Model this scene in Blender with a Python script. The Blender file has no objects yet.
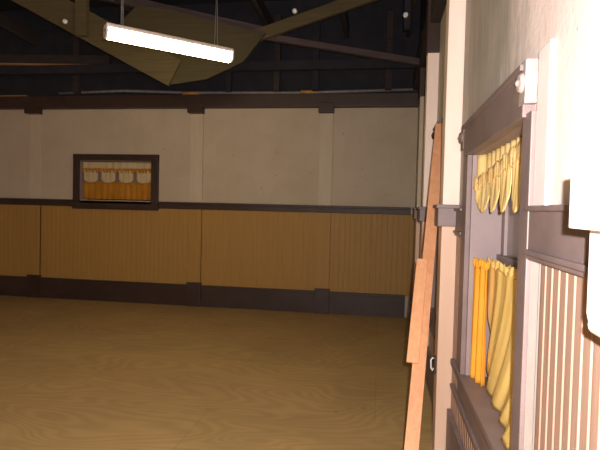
import bpy, bmesh, math, random
from mathutils import Vector, Matrix
random.seed(4)
sc = bpy.context.scene
COL = sc.collection

# ------------------------------------------------------------------ materials
def mat(name, col, rough=.6, col2=None, scale=3., detail=4., stretch=(1, 1, 1), lo=.35, hi=.65,
        bump=0., bscale=40., spec=.4, transl=0.):
    m = bpy.data.materials.new(name); m.use_nodes = True
    nt = m.node_tree; N = nt.nodes; L = nt.links
    b = N['Principled BSDF']
    b.inputs['Base Color'].default_value = (*col, 1)
    b.inputs['Roughness'].default_value = rough
    b.inputs['Specular IOR Level'].default_value = spec
    tc = N.new('ShaderNodeTexCoord')
    mp = N.new('ShaderNodeMapping'); mp.inputs['Scale'].default_value = stretch
    L.new(tc.outputs['Object'], mp.inputs['Vector'])
    if col2:
        n = N.new('ShaderNodeTexNoise'); n.inputs['Scale'].default_value = scale
        n.inputs['Detail'].default_value = detail; n.inputs['Roughness'].default_value = .6
        r = N.new('ShaderNodeValToRGB')
        r.color_ramp.elements[0].position = lo; r.color_ramp.elements[1].position = hi
        r.color_ramp.elements[0].color = (*col, 1); r.color_ramp.elements[1].color = (*col2, 1)
        L.new(mp.outputs[0], n.inputs['Vector']); L.new(n.outputs['Fac'], r.inputs['Fac'])
        L.new(r.outputs['Color'], b.inputs['Base Color'])
    if bump:
        n2 = N.new('ShaderNodeTexNoise'); n2.inputs['Scale'].default_value = bscale; n2.inputs['Detail'].default_value = 6
        bp = N.new('ShaderNodeBump'); bp.inputs['Strength'].default_value = bump; bp.inputs['Distance'].default_value = .01
        L.new(mp.outputs[0], n2.inputs['Vector']); L.new(n2.outputs['Fac'], bp.inputs['Height'])
        L.new(bp.outputs[0], b.inputs['Normal'])
    if transl:
        t = N.new('ShaderNodeBsdfTranslucent')
        mx = N.new('ShaderNodeMixShader'); mx.inputs['Fac'].default_value = transl
        out = N['Material Output']
        L.new(b.outputs[0], mx.inputs[1]); L.new(t.outputs[0], mx.inputs[2]); L.new(mx.outputs[0], out.inputs['Surface'])
        if col2: L.new(r.outputs['Color'], t.inputs['Color'])
        else: t.inputs['Color'].default_value = (*col, 1)
    return m

def ramp(N, pos_cols):
    r = N.new('ShaderNodeValToRGB'); e = r.color_ramp.elements
    while len(e) < len(pos_cols): e.new(.5)
    for i, (p, c) in enumerate(pos_cols):
        e[i].position = p; e[i].color = (*c, 1)
    return r

def mixc(N, L, fac, a, b, mode='MIX'):
    n = N.new('ShaderNodeMixRGB'); n.blend_type = mode
    if isinstance(fac, float): n.inputs[0].default_value = fac
    else: L.new(fac, n.inputs[0])
    for i, v in ((1, a), (2, b)):
        if isinstance(v, tuple): n.inputs[i].default_value = (*v, 1)
        else: L.new(v, n.inputs[i])
    return n.outputs[0]

def noise(N, L, vec, scale, detail=4., dist=0., rough=.55):
    n = N.new('ShaderNodeTexNoise'); n.inputs['Scale'].default_value = scale
    n.inputs['Detail'].default_value = detail; n.inputs['Distortion'].default_value = dist
    n.inputs['Roughness'].default_value = rough
    L.new(vec, n.inputs['Vector']); return n.outputs['Fac']

def mapping(N, L, vec, s):
    m = N.new('ShaderNodeMapping'); m.inputs['Scale'].default_value = s
    L.new(vec, m.inputs['Vector']); return m.outputs[0]

def plaster(name, base, dirt, streak, amt, speck=(.12, .10, .09), grime=None):
    m = bpy.data.materials.new(name); m.use_nodes = True
    N = m.node_tree.nodes; L = m.node_tree.links; b = N['Principled BSDF']
    b.inputs['Roughness'].default_value = .62; b.inputs['Specular IOR Level'].default_value = .35
    v = N.new('ShaderNodeTexCoord').outputs['Object']
    r1 = ramp(N, [(.38, (0, 0, 0)), (.68, (1, 1, 1))])
    L.new(noise(N, L, v, 2.2, 6., .4), r1.inputs[0])
    r2 = ramp(N, [(.5, (0, 0, 0)), (.75, (1, 1, 1))])
    L.new(noise(N, L, mapping(N, L, v, (7, 7, 1.1)), 1.6, 5., .3), r2.inputs[0])
    r3 = ramp(N, [(.735, (0, 0, 0)), (.76, (1, 1, 1))])
    L.new(noise(N, L, v, 17., 2.), r3.inputs[0])
    f1 = mixc(N, L, r1.outputs[0], (0., 0., 0.), (amt, amt, amt))
    c = mixc(N, L, f1, base, dirt)
    f2 = mixc(N, L, r2.outputs[0], (0., 0., 0.), (amt * .7,) * 3)
    c = mixc(N, L, f2, c, streak)
    f3 = mixc(N, L, r3.outputs[0], (0., 0., 0.), (.6,) * 3)
    c = mixc(N, L, f3, c, speck)
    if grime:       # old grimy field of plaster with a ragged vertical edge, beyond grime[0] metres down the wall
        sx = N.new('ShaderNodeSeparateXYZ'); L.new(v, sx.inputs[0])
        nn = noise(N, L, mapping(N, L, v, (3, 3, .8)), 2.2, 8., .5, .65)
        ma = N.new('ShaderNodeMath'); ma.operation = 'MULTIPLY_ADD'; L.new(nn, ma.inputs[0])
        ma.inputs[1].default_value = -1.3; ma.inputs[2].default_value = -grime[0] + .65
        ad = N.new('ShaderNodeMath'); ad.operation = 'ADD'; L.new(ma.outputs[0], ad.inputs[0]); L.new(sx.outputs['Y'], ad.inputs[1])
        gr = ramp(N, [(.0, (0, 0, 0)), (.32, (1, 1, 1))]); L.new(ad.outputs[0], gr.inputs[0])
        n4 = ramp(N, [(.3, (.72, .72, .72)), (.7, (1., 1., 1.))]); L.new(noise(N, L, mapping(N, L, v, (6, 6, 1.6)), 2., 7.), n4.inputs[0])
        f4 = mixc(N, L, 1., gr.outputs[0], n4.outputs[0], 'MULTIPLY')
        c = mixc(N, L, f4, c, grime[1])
    L.new(c, b.inputs['Base Color'])
    bp = N.new('ShaderNodeBump'); bp.inputs['Strength'].default_value = .25; bp.inputs['Distance'].default_value = .01
    L.new(noise(N, L, v, 22., 5.), bp.inputs['Height']); L.new(bp.outputs[0], b.inputs['Normal'])
    return m

def plywood(name):
    m = bpy.data.materials.new(name); m.use_nodes = True
    N = m.node_tree.nodes; L = m.node_tree.links; b = N['Principled BSDF']
    b.inputs['Roughness'].default_value = .5; b.inputs['Specular IOR Level'].default_value = .3
    v = N.new('ShaderNodeTexCoord').outputs['Object']
    # cathedral grain: contour rings of a stretched noise field
    nz = noise(N, L, mapping(N, L, v, (.55, 1.7, 1)), 1.25, 1.5, .6, .4)
    k1 = N.new('ShaderNodeMath'); k1.operation = 'MULTIPLY'; L.new(nz, k1.inputs[0]); k1.inputs[1].default_value = 110.
    k2 = N.new('ShaderNodeMath'); k2.operation = 'SINE'; L.new(k1.outputs[0], k2.inputs[0])
    k3 = N.new('ShaderNodeMath'); k3.operation = 'MULTIPLY_ADD'; L.new(k2.outputs[0], k3.inputs[0]); k3.inputs[1].default_value = .5; k3.inputs[2].default_value = .5
    g = ramp(N, [(.0, (.42, .275, .110)), (.6, (.455, .300, .122)), (1., (.48, .32, .134))])
    L.new(k3.outputs[0], g.inputs[0])
    blot = ramp(N, [(.36, (.92, .92, .92)), (.64, (1.05, 1.05, 1.05))])
    L.new(noise(N, L, v, 1.3, 5., .3), blot.inputs[0])
    c = mixc(N, L, 1., g.outputs[0], blot.outputs[0], 'MULTIPLY')
    sp = ramp(N, [(.73, (0, 0, 0)), (.76, (1, 1, 1))])
    L.new(noise(N, L, v, 8., 2.), sp.inputs[0])
    f = mixc(N, L, sp.outputs[0], (0., 0., 0.), (.45,) * 3)
    c = mixc(N, L, f, c, (.16, .10, .04))
    # sheet joints
    br = N.new('ShaderNodeTexBrick'); br.offset = .5
    br.inputs['Color1'].default_value = (1, 1, 1, 1); br.inputs['Color2'].default_value = (.93, .93, .93, 1)
    br.inputs['Mortar'].default_value = (.80, .77, .72, 1); br.inputs['Scale'].default_value = 1.
    br.inputs['Brick Width'].default_value = 2.44; br.inputs['Row Height'].default_value = 1.22
    br.inputs['Mortar Size'].default_value = .003
    L.new(v, br.inputs['Vector'])
    c = mixc(N, L, 1., c, br.outputs['Color'], 'MULTIPLY')
    L.new(c, b.inputs['Base Color'])
    return m

def wood(name, c1, c2, axis='Z', rough=.55):
    m = bpy.data.materials.new(name); m.use_nodes = True
    N = m.node_tree.nodes; L = m.node_tree.links; b = N['Principled BSDF']
    b.inputs['Roughness'].default_value = rough; b.inputs['Specular IOR Level'].default_value = .3
    v = N.new('ShaderNodeTexCoord').outputs['Object']
    s = {'X': (.8, 14, 14), 'Y': (14, .8, 14), 'Z': (14, 14, .8)}[axis]
    r = ramp(N, [(.3, c1), (.7, c2)])
    L.new(noise(N, L, mapping(N, L, v, s), 2.5, 5., .6), r.inputs[0])
    L.new(r.outputs[0], b.inputs['Base Color'])
    return m

M = {}
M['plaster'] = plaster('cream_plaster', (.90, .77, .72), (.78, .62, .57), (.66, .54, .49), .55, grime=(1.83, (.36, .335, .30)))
M['plaster_tan'] = plaster('tan_plaster', (.46, .385, .29), (.40, .325, .225), (.43, .345, .24), .7, (.22, .16, .1))
M['wainscot'] = wood('tan_beadboard', (.315, .172, .040), (.355, .202, .052))
M['wainscot_pink'] = wood('cream_beadboard', (.31, .185, .135), (.38, .245, .185))
M['mauve'] = mat('mauve_paint', (.17, .122, .118), .5, (.215, .158, .152), 5., bump=.1, bscale=30.)
M['mauve_dark'] = mat('dark_mauve_paint', (.034, .017, .012), .5, (.046, .026, .020), 4., bump=.1, bscale=25.)
M['cream'] = mat('cream_paint', (.84, .69, .60), .5, (.80, .64, .54), 2.5, stretch=(5, 5, .8), bump=.1, bscale=20.)
M['block'] = mat('pale_pink_paint', (.42, .35, .33), .5, (.30, .25, .235), 30.)
M['peach'] = mat('peach_paint', (.64, .44, .325), .5, (.60, .40, .285), 2.5, stretch=(5, 5, .8))
M['cream_tan'] = mat('tan_paint', (.50, .42, .315), .55, (.46, .38, .28), 2.5, stretch=(5, 5, .8))
M['white'] = mat('white_paint', (.86, .82, .80), .5, (.80, .74, .72), 5.)
M['jamb'] = mat('mauve_jamb_paint', (.26, .195, .195), .5, (.29, .225, .22), 5.)
M['pane'] = mat('painted_over_pane', (.25, .20, .18), .25, (.29, .23, .21), 3.)
M['yellow'] = mat('yellow_cotton', (.98, .67, .21), .85, (.99, .73, .26), 6., bump=.15, bscale=150., spec=.1, transl=.12)
M['orange'] = mat('orange_cotton', (.86, .38, .04), .85, (.88, .43, .055), 6., bump=.15, bscale=150., spec=.1, transl=.12)
M['sheer'] = mat('pale_yellow_sheer', (.90, .66, .25), .85, (.94, .74, .36), 9., spec=.1, transl=.15)
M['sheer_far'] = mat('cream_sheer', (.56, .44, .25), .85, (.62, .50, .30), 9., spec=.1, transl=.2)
M['frill'] = mat('amber_frill', (.80, .50, .14), .85, (.86, .66, .34), 30., spec=.1, transl=.3)
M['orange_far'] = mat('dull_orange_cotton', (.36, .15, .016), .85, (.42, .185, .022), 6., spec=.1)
M['lumber'] = wood('orange_lumber', (.60, .28, .14), (.70, .36, .19))
M['lumber_pale'] = wood('pale_lumber', (.66, .32, .16), (.76, .40, .21))
M['floor'] = plywood('worn_plywood')
M['beam'] = wood('dark_timber', (.022, .016, .015), (.042, .030, .026), 'X', .8)
M['beam_mauve'] = wood('mauve_timber', (.050, .034, .036), (.075, .053, .052), 'X', .8)
M['brace'] = wood('olive_boards', (.065, .049, .021), (.095, .073, .033), 'X', .8)
M['web'] = wood('dim_olive_boards', (.042, .033, .015), (.06, .047, .022), 'X', .8)
M['batten'] = wood('raw_batten_and_lit_edge', (.26, .12, .04), (.34, .17, .06), 'X', .7)  # batten on the plate, and the painted lamplit edge under the joist
M['roof'] = mat('dark_roof_boards', (.011, .011, .017), .85, (.020, .018, .025), 6., stretch=(1, 6, 1))
M['pipe'] = mat('galvanised_pipe', (.25, .23, .23), .45, (.18, .16, .16), 12.)
M['copper'] = mat('amber_tape', (.42, .22, .07), .5)
M['enamel'] = mat('white_enamel', (.80, .68, .60), .35)
M['porcelain'] = mat('porcelain', (.75, .73, .72), .25)
M['steel'] = mat('bare_steel', (.70, .68, .66), .3)
M['dark_end'] = mat('grey_end_cap', (.18, .17, .15), .5)
lens = bpy.data.materials.new('lit_diffuser'); lens.use_nodes = True
b = lens.node_tree.nodes['Principled BSDF']
b.inputs['Base Color'].default_value = (.9, .9, .8, 1)
b.inputs['Emission Color'].default_value = (1., .80, .42, 1)
b.inputs['Emission Strength'].default_value = 32.
M['lens'] = lens

# ------------------------------------------------------------------ helpers
def tag(o, label=None, cat=None, group=None, kind=None):
    if label: o['label'] = label
    if cat: o['category'] = cat
    if group: o['group'] = group
    if kind: o['kind'] = kind
    return o

class MB:
    def __init__(self): self.bm = bmesh.new()
    def box(self, x0, y0, z0, x1, y1, z1, bev=0.):
        vs = [Vector((x, y, z)) for x in (x0, x1) for y in (y0, y1) for z in (z0, z1)]
        return self._hex(vs, bev)
    def _hex(self, vs, bev=0.):
        t = bmesh.new()
        V = [t.verts.new(v) for v in vs]
        for f in ((0, 1, 3, 2), (4, 6, 7, 5), (0, 4, 5, 1), (2, 3, 7, 6), (0, 2, 6, 4), (1, 5, 7, 3)):
            t.faces.new([V[i] for i in f])
        bmesh.ops.recalc_face_normals(t, faces=t.faces[:])
        if bev:
            bmesh.ops.bevel(t, geom=t.edges[:], offset=bev, segments=2, affect='EDGES', profile=.6)
        self._add(t); return self
    def _add(self, t):
        mp = {}
        for v in t.verts: mp[v] = self.bm.verts.new(v.co)
        for f in t.faces:
            nf = self.bm.faces.new([mp[v] for v in f.verts]); nf.smooth = f.smooth
        t.free()
    def bar(self, p, q, wdir, w, h, bev=0.):
        """timber from p to q; width w along wdir, height h along the third axis"""
        p = Vector(p); q = Vector(q); d = (q - p).normalized()
        a = Vector(wdir); a = (a - d * a.dot(d)).normalized(); c = d.cross(a)
        vs = [e + a * (sa * w / 2) + c * (s2 * h / 2) for e in (p, q) for sa in (-1, 1) for s2 in (-1, 1)]
        return self._hex(vs, bev)
    def tube(self, pts, r, n=10):
        pts = [Vector(p) for p in pts]; rings = []
        for i, p in enumerate(pts):
            d = (pts[min(i + 1, len(pts) - 1)] - pts[max(i - 1, 0)]).normalized()
            a = d.orthogonal().normalized(); c = d.cross(a)
            if rings:
                a = (pa - d * pa.dot(d)).normalized(); c = d.cross(a)
            pa = a
            rings.append([self.bm.verts.new(p + (a * math.cos(2 * math.pi * k / n) + c * math.sin(2 * math.pi * k / n)) * r) for k in range(n)])
        for r0, r1 in zip(rings, rings[1:]):
            for k in range(n):
                f = self.bm.faces.new((r0[k], r0[(k + 1) % n], r1[(k + 1) % n], r1[k])); f.smooth = True
        self.bm.faces.new(rings[0][::-1]); self.bm.faces.new(rings[-1]); return self
    def prism(self, poly, fn, d0, d1):
        """poly of 2-D points extruded from depth d0 to d1; fn(u, v, d) -> xyz"""
        a = [self.bm.verts.new(fn(u, v, d0)) for u, v in poly]; b_ = [self.bm.verts.new(fn(u, v, d1)) for u, v in poly]
        n = len(poly)
        self.bm.faces.new(a[::-1]); self.bm.faces.new(b_)
        for k in range(n): self.bm.faces.new((a[k], a[(k + 1) % n], b_[(k + 1) % n], b_[k]))
        return self
    def lathe(self, c, axis, prof, n=20):
        """prof = [(radius, distance along axis)]"""
        c = Vector(c); d = Vector(axis).normalized(); a = d.orthogonal().normalized(); e = d.cross(a); rings = []
        for r, t in prof:
            rings.append([self.bm.verts.new(c + d * t + (a * math.cos(2 * math.pi * k / n) + e * math.sin(2 * math.pi * k / n)) * max(r, 1e-4)) for k in range(n)])
        for r0, r1 in zip(rings, rings[1:]):
            for k in range(n):
                f = self.bm.faces.new((r0[k], r0[(k + 1) % n], r1[(k + 1) % n], r1[k])); f.smooth = True
        self.bm.faces.new(rings[0][::-1]); self.bm.faces.new(rings[-1]); return self
    def grid(self, fn, nu, nv, thick=.003):
        """cloth: fn(u, v) -> xyz, u and v in 0..1"""
        V = [[self.bm.verts.new(fn(i / nu, j / nv)) for j in range(nv + 1)] for i in range(nu + 1)]
        fs = []
        for i in range(nu):
            for j in range(nv):
                f = self.bm.faces.new((V[i][j], V[i + 1][j], V[i + 1][j + 1], V[i][j + 1])); f.smooth = True; fs.append(f)
        return self
    def build(self, name, m, parent=None, **t):
        bmesh.ops.recalc_face_normals(self.bm, faces=self.bm.faces[:])
        me = bpy.data.meshes.new(name); self.bm.to_mesh(me); self.bm.free()
        me.materials.append(m)
        o = bpy.data.objects.new(name, me); COL.objects.link(o)
        if parent: o.parent = parent; o.matrix_parent_inverse = parent.matrix_world.inverted()
        return tag(o, **t)

def cloth(mb, name, m, parent=None, thick=.004, **t):
    o = mb.build(name, m, parent, **t)
    s = o.modifiers.new('thickness', 'SOLIDIFY'); s.thickness = thick; s.offset = 0
    return o

def empty(name, loc, **t):
    o = bpy.data.objects.new(name, None); COL.objects.link(o); o.location = loc
    o.empty_display_size = .1
    bpy.context.view_layer.update()
    return tag(o, **t)

def S(o, label, cat): return tag(o, label, cat, kind='structure')

# ------------------------------------------------------------------ room shell
W = .47          # right wall plane (X)
D = 7.45         # far wall plane (Y)
XL, YN, ZC = -8.6, -2.6, 4.5
S(MB().box(XL, YN, -.08, W + .34, D + .3, 0).build('floor', M['floor']), 'worn yellow brown plywood floor of the empty hall', 'floor')
S(MB().box(XL, YN, ZC, W + .34, D + .3, ZC + .1).build('ceiling', M['roof']), 'dark unlit roof boards above the open timbers', 'ceiling')

def wall_with_holes(a0, a1, z0, z1, holes, fn):
    mb = MB()
    As = sorted({a0, a1, *[h[0] for h in holes], *[h[1] for h in holes]})
    Zs = sorted({z0, z1, *[h[2] for h in holes], *[h[3] for h in holes]})
    for p, q in zip(As, As[1:]):
        # merge z runs
        run = None
        for r, s in zip(Zs, Zs[1:]):
            hole = any(h[0] <= p and q <= h[1] and h[2] <= r and s <= h[3] for h in holes)
            if hole:
                if run: fn(mb, p, q, *run); run = None
            else: run = (run[0], s) if run else (r, s)
        if run: fn(mb, p, q, *run)
    return mb

HR = [(1.772, 2.856, .615, 1.819), (4.215, 4.555, .66, 2.054)]
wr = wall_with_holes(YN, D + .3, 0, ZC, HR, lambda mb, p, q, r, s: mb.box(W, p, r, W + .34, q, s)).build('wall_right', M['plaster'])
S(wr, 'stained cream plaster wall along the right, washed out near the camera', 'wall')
HB = [(-4.645, -3.445, 1.55, 2.175)]
wb = wall_with_holes(XL, W + .34, 0, ZC, HB, lambda mb, p, q, r, s: mb.box(p, D, r, q, D + .3, s)).build('wall_back', M['plaster_tan'])
S(wb, 'tan plaster wall closing the far end of the hall', 'wall')
S(MB().box(XL - .2, YN, 0, XL, D + .3, ZC).build('wall_left', M['plaster_tan']), 'tan plaster wall at the left end of the hall', 'wall')
S(MB().box(XL, YN - .2, 0, W + .34, YN, ZC).build('wall_front', M['plaster_tan']), 'tan plaster wall behind the camera', 'wall')

# wainscot: tongue-and-groove boards with real grooves
def beadboard(mb, a0, a1, z0, z1, fn, pitch, g, depth):
    """profile along a; fn(a, z, d) with d = distance out of the wall"""
    prof = []; a = a0
    while a < a1 - .01:
        e = min(a + pitch, a1)
        prof += [(a, 0), (a + g * .35, depth), (e - g * .65, depth), (e - g * .35, depth * .45)]
        a = e
    prof.append((a1, 0))
    lo = [mb.bm.verts.new(fn(p, z0, d)) for p, d in prof]; hi = [mb.bm.verts.new(fn(p, z1, d)) for p, d in prof]
    for i in range(len(prof) - 1): mb.bm.faces.new((lo[i], lo[i + 1], hi[i + 1], hi[i]))

mb = MB(); beadboard(mb, XL, W, .30, 1.47, lambda a, z, d: (a, D - .002 - d, z), .075, .008, .0022)
tag(mb.build('wainscot', M['wainscot'], wb), kind='structure')
mb = MB()
for (y0, y1, zt) in ((YN, 1.6, 1.40), (3.0, 4.13, 1.43), (4.64, D, 1.43)):
    beadboard(mb, y0, y1, 0, zt, lambda a, z, d: (W - .002 - d, a, z), .055, .016, .010)
beadboard(mb, 1.6, 3.0, 0, .47, lambda a, z, d: (W - .002 - d, a, z), .055, .016, .010)
beadboard(mb, 4.13, 4.64, 0, .52, lambda a, z, d: (W - .002 - d, a, z), .055, .016, .010)
tag(mb.build('wainscot', M['wainscot_pink'], wr), label='cream beadboard with brown shadowed grooves', kind='structure')

MB().box(XL, D - .012, 3.13, W, D, ZC).build('boarding', M['roof'], wb, label='dark boards above the top plate', kind='structure')
MB().box(W - .012, YN, 3.40, W, D, ZC).build('boarding', M['roof'], wr, label='dark boards above the plaster', kind='structure')
# baseboards and rails
S(MB().box(XL, D - .035, 0, W - .1, D, .30).box(XL, D - .045, .28, W - .1, D, .32, .006).build('baseboard_back', M['mauve_dark']),
  'tall dark mauve baseboard along the far wall', 'baseboard')
mb = MB()
mb.box(W - .035, YN, 0, W, 3.255, .30, .005).box(W - .035, 3.415, 0, W, 4.75, .30, .005).box(W - .035, 4.91, 0, W, 6.195, .3, .005).box(W - .035, 6.355, 0, W, D - .03, .3, .005)
S(mb.build('baseboard_right', M['mauve']), 'mauve baseboard along the right wall', 'baseboard')
S(MB().box(XL, D - .04, 1.455, -4.74, D, 1.53, .006).box(XL, D - .065, 1.525, -4.74, D, 1.56, .006)
   .box(-3.33, D - .04, 1.455, W - .06, D, 1.53, .006).box(-3.33, D - .065, 1.525, W - .06, D, 1.56, .006)
   .build('trim_1', M['mauve_dark']), 'dark mauve chair rail running along the far wall', 'trim')
# right-wall dado rail: broad board, cap ledge, lower moulding
mb = MB()
def dado(mb, y0, y1, zt=1.527, zb=1.39):
    mb.box(W - .022, y0, zb, W, y1, zt - .012)
    mb.box(W - .036, y0, zt - .016, W, y1, zt, .004)
    mb.box(W - .034, y0, zb - .012, W, y1, zb + .004, .004)
    mb.box(W - .026, y0, zb - .026, W, y1, zb - .010, .004)
dado(mb, YN, 1.677)
S(mb.build('trim_2', M['mauve']), 'broad mauve dado rail with a grooved lower moulding beside the near window', 'trim')
mb = MB(); dado(mb, 2.99, 3.26); dado(mb, 3.41, 4.12); dado(mb, 4.65, 4.76, 1.54, 1.42); dado(mb, 4.90, 6.21, 1.55, 1.43); dado(mb, 6.34, D - .06, 1.56, 1.43)
S(mb.build('trim_3', M['mauve']), 'mauve dado rail on the right wall between the posts', 'trim')
# top plate on the far wall and right wall
S(MB().box(XL, D - .13, 2.955, W, D, 3.14, .008).build('trim_4', M['mauve_dark']), 'dark timber plate along the top of the far wall', 'trim')
mb = MB().box(W - .085, 2.2, 3.17, W, D - .13, 3.46, .008)
S(mb.build('trim_5', M['beam']), 'dark timber plate along the top of the right wall', 'trim')

# pilasters on the far wall
for i, (x0, x1) in enumerate(((-5.50, -5.285), (-2.855, -2.635), (-.915, -.70), (-7.6, -7.39))):
    p = empty('trim_%d' % (6 + i), (x0 / 2 + x1 / 2, D, 0))
    MB().box(x0 + .012, D - .03, 0, x1 - .012, D, 2.96, .004).build('shaft', M['cream_tan'], p)
    MB().box(x0 + .012, D - .032, .3, x1 - .012, D, 1.46, .004).build('lower_shaft', M['wainscot'], p, label='wood-toned lower length')
    MB().box(x0, D - .15, 2.875, x1, D, 3.01, .006).build('capital', M['mauve_dark'], p, label='dark capital')
    MB().box(x0 - .0, D - .06, 0, x1, D, .36, .006).build('plinth', M['mauve_dark'], p, label='dark plinth')
    S(p, ['flat tan pilaster on the far wall, left of the small window', 'flat tan pilaster on the far wall, right of the small window',
          'flat tan pilaster on the far wall, second to the right of the small window', 'flat tan pilaster at the left end of the far wall'][i], 'pilaster')

# posts on the right wall
def post(n, y0, y1, label, cap_z, shaft_m, xp=.37):
    p = empty('trim_%d' % n, (W, (y0 + y1) / 2, 0))
    MB().box(xp, y0, 0, W, y1, cap_z + .02, .007).build('shaft', shaft_m, p)
    MB().box(xp - .0015, y0 - .0015, 0, W, y1 + .0015, 1.42, .007).build('lower_shaft', M['peach'], p, label='warmer peach lower length')
    MB().box(xp - .028, y0 - .025, 1.416, W, y1 + .025, 1.53, .005).box(xp - .039, y0 - .035, 1.526, W, y1 + .035, 1.549, .005) \
        .build('rail_block', M['mauve'], p, label='mauve rail block wrapped round the post')
    MB().box(xp - .012, y0 - .012, cap_z, W, y1 + .012, 3.6, .007).build('capital', M['mauve_dark'], p, label='dark capital')
    return S(p, label, 'pilaster')
post(11, 3.26, 3.41, 'pale cream post on the right wall beside the near window', 2.91, M['cream'])
post(12, 4.755, 4.905, 'cream post on the right wall next to the leaning planks, dark above', 2.91, M['cream'])
post(10, 6.20, 6.35, 'slim tan post on the right wall closest to the far corner', 2.84, M['cream_tan'], .412)

# white bracket post at the frame edge, ending above the floor
p = empty('trim_13', (W, .9, 1.29))
mb = MB()
prof = [(.386, 1.58), (.386, 1.319), (.389, 1.305), (.398, 1.295), (.411, 1.29), (.47, 1.29), (.47, 1.58)]
mb.prism(prof, lambda u, v, d: (u, d, v), .60, 1.037)
mb.build('shaft', M['white'], p)
MB().box(.353, .58, 1.476, W, 1.054, 1.584, .004).build('rail_block', M['white'], p, label='white stepped block')
MB().lathe((.397, .64, 1.303), (0, 1, 0), [(.017, 0), (.019, .002), (.019, .004), (.019, .367), (.019, .369), (.017, .371)], 16).build('bottom_roll', M['white'], p, label='rounded white lower end')
S(p, 'glaring white stepped bracket fixed over the dado rail nearest the camera', 'bracket')
# white painted trim board beside the near window
mb = MB(); mb.box(W - .012, 1.562, 0, W, 1.675, 1.37, .003).box(W - .012, 1.562, 1.525, W, 1.675, 1.996, .003)
S(mb.build('trim_14', M['white']), 'white board strip between the near window and the beadboard', 'trim')

# ------------------------------------------------------------------ windows
def rosette(mb, y, z, x, s):
    mb.box(x - .028, y - s / 2, z - s * .95, W, y + s / 2, z + s * .95, .004)
    mb.lathe((x - .026, y, z), (-1, 0, 0), [(s * .44, 0), (s * .44, .006), (s * .36, .016), (s * .27, .012), (s * .2, .010), (s * .13, .02), (s * .02, .024)], 20)

def right_window(n, y0, y1, z0, z1, hz, label, blocks, c, cf):
    """opening y0..y1, z0..z1; casing, header board, corner blocks, sill, jamb lining, sash"""
    xf = W - .026
    w = empty('window_%d' % n, (W, (y0 + y1) / 2, z0))
    mb = MB()
    mb.box(xf, y0 - c, z0 - .02, W, y0 + .004, z1, .004).box(xf, y1 - .004, z0 - .02, W, y1 + cf, z1, .004)
    mb.build('casing', M['mauve'], w)
    mb = MB(); mb.box(xf - .012, y0 - c + .06, z1 - .012, W + .1, y1 + .06, z1 + hz, .005)
    mb.box(xf - .024, y0 - c + .06, z1 + hz - .02, W, y1 + .06, z1 + hz, .004)
    mb.build('header', M['mauve'], w)
    for y, m, lb in blocks:
        mb = MB(); rosette(mb, y, z1 + hz * .62, xf + .014, .072); mb.build('corner_block', M[m], w, label=lb)
    mb = MB()
    mb.box(W - .0, y0 - .0, z0, W + .21, y0 + .014, z1).box(W, y1 - .014, z0, W + .21, y1, z1).box(W, y0, z1 - .014, W + .21, y1, z1)
    mb.build('jamb', M['jamb'], w)
    mb = MB(); mb.box(xf - .010, y0 - c - .04, z0 - .012, W + .26, y1 + cf + .17 * (n == 1), z0 + .022, .006)
    mb.box(xf + .006, y0 - c - .02, z0 - .13, W, y1 + cf - .02, z0 - .012, .004)
    mb.box(xf - .008, y0 - c - .03, z0 - .147, W, y1 + cf + .17 * (n == 1), z0 - .126, .005)
    mb.build('sill', M['mauve'], w)
    s = MB(); x0, x1 = W + .155, W + .185; zm = z0 + (z1 - z0) * .51
    s.box(x0, y0 + .014, z0 + .022, x1, y0 + .085, z1 - .014, .004).box(x0, y1 - .085, z0 + .022, x1, y1 - .014, z1 - .014, .004)
    s.box(x0, y0, z1 - .09, x1, y1, z1 - .014, .004).box(x0, y0, z0 + .022, x1, y1, z0 + .1, .004).box(x0 - .02, y0 + .014, zm, x1, y1 - .014, zm + .06, .004)
    sash = s.build('sash', M['jamb'], w)
    MB().box(x1 - .014, y0 + .06, z0 + .06, x1 - .006, y1 - .06, z1 - .06).build('pane', M['pane'], sash, label='painted-over brownish pane')
    MB().box(W + .27, y0 - .02, z0 - .02, W + .33, y1 + .02, z1 + .02).build('shutter_backing', M['roof'], w)
    return S(w, label, 'window')

right_window(1, 1.772, 2.856, .615, 1.819, .155, 'tall mauve framed window recessed in the near right wall, hung with yellow curtains',
             ((1.742, 'block', 'pale round-centred corner block'), (2.965, 'mauve', 'mauve round-centred corner block')), .097, .135)
right_window(2, 4.215, 4.555, .66, 2.054, .168, 'farther mauve window on the right wall, half hidden behind the leaning planks',
             ((4.175, 'mauve', None), (4.597, 'mauve_dark', 'dark corner block')), .075, .085)

# far window
x0, x1, z0, z1 = -4.645, -3.445, 1.55, 2.175
w = empty('window_3', ((x0 + x1) / 2, D, z0))
mb = MB()
mb.box(x0 - .085, D - .05, z0 - .12, x0 + .004, D + .02, z1 + .085, .006).box(x1 - .004, D - .05, z0 - .12, x1 + .105, D + .02, z1 + .085, .006)
mb.box(x0 - .085, D - .055, z1 - .004, x1 + .105, D + .02, z1 + .09, .006)
mb.build('frame', M['mauve_dark'], w)
MB().box(x0 - .11, D - .085, z0 - .10, x1 + .12, D + .25, z0 - .035, .006).box(x0 - .09, D - .055, z0 - .13, x1 + .11, D, z0 - .09, .005).build('sill', M['mauve_dark'], w)
MB().box(x0, D, z0 - .036, x1, D + .25, z0 + .012).build('stool', M['sheer_far'], w, label='pale bottom strip')
MB().box(x0, D, z0, x0 + .012, D + .25, z1).box(x1 - .012, D, z0, x1, D + .25, z1).box(x0, D, z1 - .012, x1, D + .25, z1).build('jamb', M['jamb'], w)
mb = MB()
for a, b_ in ((x0 + .012, x0 + .07), (x1 - .07, x1 - .012), ((x0 + x1) / 2 - .02, (x0 + x1) / 2 + .02)):
    mb.box(a, D + .2, z0, b_, D + .235, z1, .004)
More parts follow.
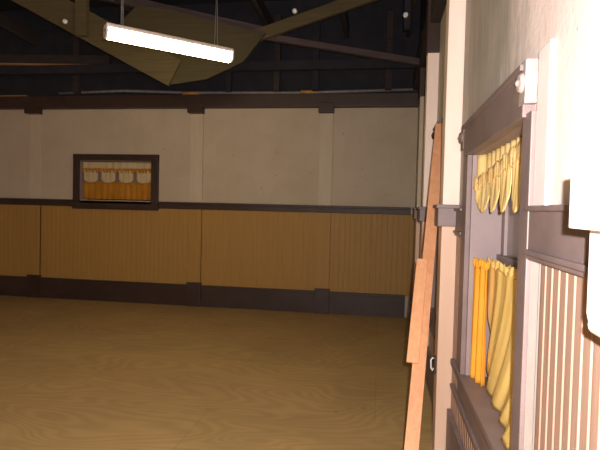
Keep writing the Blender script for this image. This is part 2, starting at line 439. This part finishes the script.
mb.box(x0, D + .2, z1 - .08, x1, D + .235, z1).box(x0, D + .2, z0, x1, D + .235, z0 + .08)
sash = mb.build('sash', M['mauve_dark'], w)
MB().box(x0 + .02, D + .222, z0 + .02, x1 - .02, D + .230, z1 - .02).build('pane', M['pane'], sash)
MB().box(x0 - .02, D + .26, z0 - .02, x1 + .02, D + .29, z1 + .02).build('shutter_backing', M['roof'], w)
S(w, 'small wide dark framed window set in the far wall above the rail', 'window')

# ------------------------------------------------------------------ curtains
def valance(a0, a1, n, z_top, z_fr, z_bot, fn, label, mats, root_loc, band_tilt=0., sq=.5, fill=.94):
    """fn(a, d, z): a along the window, d out towards the room"""
    r = empty('valance', root_loc, label=label, cat='curtain')
    mb = MB()
    L_ = abs(a1 - a0)
    zf = lambda u: z_fr + band_tilt * (u - .5)
    def band(u, v):
        d = .004 * math.sin(u * n * 2 * math.pi * 2.3) * (1 - .4 * v) + .004 * math.sin(u * 71)
        return fn(a0 + (a1 - a0) * u, d, zf(u) * (1 - v) + z_top * v)
    mb.grid(band, 90, 6); cloth(mb, 'heading', M[mats[0]], r, label='plain sheer heading band')
    mb = MB()
    def fr(u, v):
        ph = u * n * 2 * math.pi * 5
        d = .012 + .007 * math.sin(ph) + .004 * math.sin(ph * 2.7 + 1)
        return fn(a0 + (a1 - a0) * u, d, zf(u) - .03 + .065 * v + .008 * math.sin(ph * 1.3 + 2))
    mb.grid(fr, 220, 3); cloth(mb, 'frill', M[mats[1]], r, label='crinkled amber frill')
    for k in range(n):
        mb = MB()
        def sc_(u, v, k=k):
            uu = (k + (1 - fill) / 2 + fill * u) / n
            h = max(math.sin(math.pi * min(max(u, .015), .985)), 0) ** sq
            zt = zf(uu); zb = zt + (z_bot - zt) * (.3 + .7 * h)
            d = .010 + .012 * math.sin(math.pi * u) * v + .005 * math.sin(u * 19) * (1 - v) + .0015 * math.sin(u * 31 + k) * v
            return fn(a0 + (a1 - a0) * uu, d, zt + (zb - zt) * v)
        mb.grid(sc_, 36, 10); cloth(mb, 'scallop', M[mats[2]], r)
    return r

# near window valance (end wraps forward onto the jamb at the far end)
def near_fn(a, d, z):
    t = max(0., (a - 2.705) / .139)
    return (.531 - d - .038 * t * t, a, z)
valance(2.843, 1.79, 5, 1.804, 1.714, 1.505, near_fn,
        'yellow scalloped valance with crinkled frill in the near right window', ('sheer', 'frill', 'sheer'), (.53, 2.31, 1.5), .118)
valance(4.538, 4.232, 2, 2.038, 1.92, 1.635, lambda a, d, z: (.512 - d, a, z),
        'yellow valance in the farther right window behind the planks', ('sheer', 'frill', 'yellow'), (.51, 4.4, 1.6), .0)
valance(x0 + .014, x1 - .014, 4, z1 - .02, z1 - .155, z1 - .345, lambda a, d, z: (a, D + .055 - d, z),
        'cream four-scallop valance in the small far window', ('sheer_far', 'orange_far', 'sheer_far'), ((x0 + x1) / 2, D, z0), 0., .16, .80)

def panel(name, a0, a1, zt, zb, fn, nf, amp, m, label, loc, lean=0., seed=0.):
    r = empty(name, loc, label=label, cat='curtain')
    def body(u, v):     # v = 0 top, 1 bottom
        ph = (u + lean * v * v) * nf * 2 * math.pi + seed
        d = amp * (.6 + .6 * v) * (math.sin(ph) + .35 * math.sin(ph * 2.3 + 1.2 + v)) 
        return fn(u, v, d, a0 + (a1 - a0) * u, zt + (zb - zt) * v)
    mb = MB(); mb.grid(body, int(nf * 16), 26); cloth(mb, 'cloth', m, r)
    def head(u, v):
        ph = u * nf * 2 * math.pi * 2.2 + seed
        x, y, z = fn(u, 0, amp * .8 * math.sin(ph) + .004, a0 + (a1 - a0) * u, zt - .012 + .04 * v)
        return (x, y, z + .006 * math.sin(ph * 1.3))
    mb = MB(); mb.grid(head, int(nf * 20), 3); cloth(mb, 'heading', m, r)
    return r
# near window: orange end panel in the corner, yellow panel swept forward over the sill
panel('cafe_curtain', 2.837, 2.665, 1.235, .636, lambda u, v, d, a, z: (.498 + .034 * u - d, a, z), 2.2, .010, M['orange'],
      'narrow orange cafe curtain hanging at the far side of the near window', (.51, 2.75, .636))
def sweep(u, v, d, a, z):
    y = a + (.08 * v * v) * (1 - u) * -1
    x = .562 - d - .10 * u * v * v + .010 * math.sin(u * 9 + v * 3) * v
    return (x, y, z)
panel('cafe_curtain', 2.80, 1.79, 1.244, .640, sweep, 5, .0075, M['yellow'],
      'wide yellow cafe curtain swept forward over the sill of the near window', (.5, 2.3, .64), .30, .6)
panel('cafe_curtain', 4.538, 4.232, 1.38, .69, lambda u, v, d, a, z: (.525 - d, a, z), 4, .012, M['yellow'],
      'yellow cafe curtain in the farther right window behind the planks', (.52, 4.4, .69), .1)
xm = (x0 + x1) / 2 + .02
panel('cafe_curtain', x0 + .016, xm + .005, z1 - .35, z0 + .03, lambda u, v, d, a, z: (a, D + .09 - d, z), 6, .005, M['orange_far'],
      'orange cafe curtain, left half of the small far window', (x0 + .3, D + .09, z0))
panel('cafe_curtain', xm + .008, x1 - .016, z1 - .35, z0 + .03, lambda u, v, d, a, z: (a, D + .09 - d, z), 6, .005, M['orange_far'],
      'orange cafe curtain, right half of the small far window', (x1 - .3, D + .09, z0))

# ------------------------------------------------------------------ leaning planks
pa, qa = Vector((.1605, 2.527, .012)), Vector((.424, 4.032, 2.164))
d = (qa - pa).normalized()
wd = Vector((1, -.12, 0)); wd = (wd - d * wd.dot(d)).normalized(); nrm = d.cross(wd)
MB().bar(pa, qa, wd, .074, .018, .002).build('plank', M['lumber'], label='long orange brown plank leaning between floor and right wall', cat='plank')
def along(z): return pa + d * ((z - pa.z) / d.z)
sgn = -1 if nrm.y > 0 else 1
off = nrm * (.0195 * sgn) - wd * .036
MB().bar(along(.639) + off, along(1.189) + off, wd, .067, .018, .002).build('plank', M['lumber_pale'],
    label='short plank lying against the front of the long leaning plank', cat='plank')
# hook latch on the side of the farther window
hk = MB().box(.3555, 3.30, .49, .3695, 3.33, .60, .003).build('hook', M['mauve_dark'], label='small pale metal hook on the side of the near cream post, behind the long plank', cat='hook')
MB().tube([(.358, 3.315, .585), (.345, 3.31, .59), (.336, 3.31, .573), (.338, 3.31, .525), (.346, 3.31, .51), (.353, 3.31, .525)], .005, 8).build('hook_wire', M['steel'], hk, label='bent pale metal wire')

# ------------------------------------------------------------------ fluorescent fixture
a, b_ = Vector((-2.415, 4.235, 0)), Vector((-1.525, 5.035, 0))
dx = (b_ - a).normalized(); ny = Vector((-dx.y, dx.x, 0)); ln = (b_ - a).length
mid = (a + b_) / 2
fx = empty('fluorescent_light', (mid.x, mid.y, 2.93), label='lit white fluorescent tube fixture hanging from the dark roof timbers', cat='ceiling light')
P = lambda t, u, z: a + dx * t + ny * u + Vector((0, 0, z + .022))
def extr(prof, t0, t1, name, m, **kw):
    mb = MB(); mb.prism(prof, lambda u, z, t: P(t, u, z), t0, t1); return mb.build(name, m, fx, **kw)
extr([(-.062, 3.008), (.062, 3.008), (.062, 3.028), (.05, 3.045), (-.05, 3.045), (-.062, 3.028)], 0, ln, 'housing', M['enamel'], label='pinkish white metal housing')
extr([(-.060, 3.008)] + [(-.064 * math.cos(math.pi * k / 12), 2.965 - .048 * math.sin(math.pi * k / 12)) for k in range(13)] + [(.060, 3.008)], .012, ln - .012, 'diffuser', M['lens'], label='glowing diffuser')
for t0, t1 in ((-.004, .012), (ln - .012, ln + .004)):
    extr([(-.064, 3.03)] + [(-.066 * math.cos(math.pi * k / 12), 2.966 - .050 * math.sin(math.pi * k / 12)) for k in range(13)] + [(.064, 3.03)], t0, t1, 'end_cap', M['enamel'])
MB().lathe(P(-.004, -.02, 2.985), -dx, [(.014, 0), (.014, .012), (.008, .014)], 14).build('socket', M['dark_end'], fx, label='grey round socket')
for t in (.14, ln - .16):
    mb = MB()
    for u in (-.035, .035): mb.tube([P(t, u, 3.04), P(t, u * .3, 3.55)], .004, 6)
    mb.tube([P(t, 0, 3.54), P(t, 0, ZC)], .004, 6)
    mb.build('hanger', M['dark_end'], fx, label='dark hanger wire')

# ------------------------------------------------------------------ roof timbers
def beam(p, q, wdir, w_, h, m, label, knob=None):
    o = MB().bar(p, q, wdir, w_, h, .006).build('ceiling_beam', m)
    S(o, label, 'beam')
    if knob:
        MB().lathe(knob, (0, -1, 0), [(.02, 0), (.03, .01), (.022, .02), (.03, .03), (.018, .045)], 14).build('insulator_knob', M['porcelain'], o, label='small white porcelain knob')
    return o
Y = Vector((0, 1, 0))
# wide brace board and web lit by the lamp
lo0, lo1 = Vector((-5.6, 5.93, 4.515)), Vector((-2.56, 5.93, 2.93))
u_ = (lo1 - lo0).normalized(); up = Vector((-u_.z, 0, u_.x)) if u_.x > 0 else Vector((u_.z, 0, -u_.x))
beam(lo0 + up * .17, lo1 + up * .17, Y, .05, .34, M['brace'], 'wide olive brown brace board sloping down behind the lit fixture', (-3.885, 5.90, 3.72))
mb = MB().prism([(-3.50, 3.45), (-2.55, 2.96), (-2.1, 3.02), (-1.65, 3.22), (-1.40, 3.54), (-2.6, 3.86), (-3.0, 3.92)], lambda u, v, d: (u, d, v), 5.97, 6.0)
S(mb.build('ceiling_panel', M['web']), 'olive boarded web between brace and beam behind the lit fixture', 'panel')
beam((-3.65, 5.86, 3.53), (-3.65, 5.86, ZC), Y, .07, .15, M['brace'], 'short upright timber standing on the wide brace board')
beam((-3.9, 6.16, 4.22), (-1.30, 6.16, 3.575), Y, .10, .11, M['beam_mauve'], 'mauve sloping timber crossing above the lit fixture')
beam((-1.75, 6.06, 3.47), (.25, 6.06, 4.10), Y, .06, .14, M['brace'], 'brown brace rising to the right of the lit fixture', (-1.06, 6.03, 3.80))
beam((-1.55, 6.18, 3.59), (.50, 6.18, 3.21), Y, .08, .07, M['beam_mauve'], 'thin dark timber sloping down towards the right wall')
bd = beam((XL, 7.0, 3.70), (-3.9, 7.0, 3.555), Y, .10, .14, M['beam'], 'dark joist with a lit orange lower edge at upper left')
MB().bar((XL, 6.965, 3.625), (-4.08, 6.965, 3.487), Y, .05, .025).build('batten', M['batten'], bd, label='added orange strip coloured as the lamplit lower edge')  # added strip, lamp light on the joist's underside put into its orange
labels = ['leftmost', 'second from left', 'third from left', 'fourth from left', 'fifth from left', 'rightmost']
for k, x in enumerate((-6.9, -5.4, -3.3, -1.6, -.55, .30)):
    beam((x, 2.2, 4.36), (x, D, 4.02), (1, 0, 0), .06, .18, M['beam'], 'dark rafter under the roof boards running to the far wall, %s' % labels[k],
         (.2, 5.84, 3.94) if False else None)
beam((.225, 5.93, 3.52), (.225, 5.93, ZC), Y, .08, .07, M['roof'], 'dark hanging timber with a pale knob at upper right', (.205, 5.885, 3.66))
beam((XL, 6.9, 3.42), (W, 6.9, 3.42), Y, .08, .12, M['roof'], 'dark horizontal joist close to the far wall')
for k, x in enumerate((-4.55, -2.2, -1.5, -.95, .05)):
    beam((x, 7.2, 3.15), (x, 7.2, 4.2), Y, .08, .09, M['roof'] if k % 2 else M['beam'], 'dark short stud above the far wall plate, number %s from the left' % ('one', 'two', 'three', 'four', 'five')[k])
# pipe on the plate
cp = empty('conduit_pipe', (-2.2, D - .09, 3.14), label='thin grey pipe lying along the top of the far wall plate', cat='pipe')
MB().tube([(-4.95, D - .09, 3.185), (-3.9, D - .09, 3.215), (-2.85, D - .09, 3.175), (-1.2, D - .09, 3.16), (.45, D - .09, 3.19)], .02, 10).build('pipe', M['pipe'], cp)
for xa, xb in ((-2.95, -2.70), (-1.18, -.95)):
    MB().tube([(xa, D - .09, 3.17), (xb, D - .09, 3.165)], .027, 12).build('sleeve', M['copper'], cp, label='amber sleeve')
MB().box(XL + .05, D - .1, 3.14, -5.5, D - .06, 3.165).build('batten', M['batten'], label='raw orange batten lying on the far wall plate at left', cat='batten')

# ------------------------------------------------------------------ lights
fl = bpy.data.lights.new('camera_flash', 'POINT'); fl.energy = 475; fl.shadow_soft_size = .012; fl.color = (1., .93, .90)
fo = bpy.data.objects.new('camera_flash', fl); COL.objects.link(fo); fo.location = (.05, -.01, 1.56)
wd_ = bpy.data.worlds.new('night'); wd_.use_nodes = True; sc.world = wd_
wd_.node_tree.nodes['Background'].inputs[0].default_value = (.01, .012, .02, 1)
wd_.node_tree.nodes['Background'].inputs[1].default_value = .2

# ------------------------------------------------------------------ camera
cd = bpy.data.cameras.new('camera'); cam = bpy.data.objects.new('camera', cd); COL.objects.link(cam)
cd.sensor_width = 36; cd.lens = 36 * 518 / 600; cd.clip_start = .02
R = Matrix(((.98768864, -.02936407, .1536519), (.1544382, .02669302, -.9876418), (.02489975, .99921231, .03089933)))
cam.matrix_world = Matrix.Translation((0, 0, 1.5)) @ R.to_4x4()
sc.camera = cam
vs = sc.view_settings
vs.view_transform = 'Standard'; vs.look = 'None'; vs.gamma = 1; vs.exposure = 0; vs.use_curve_mapping = False
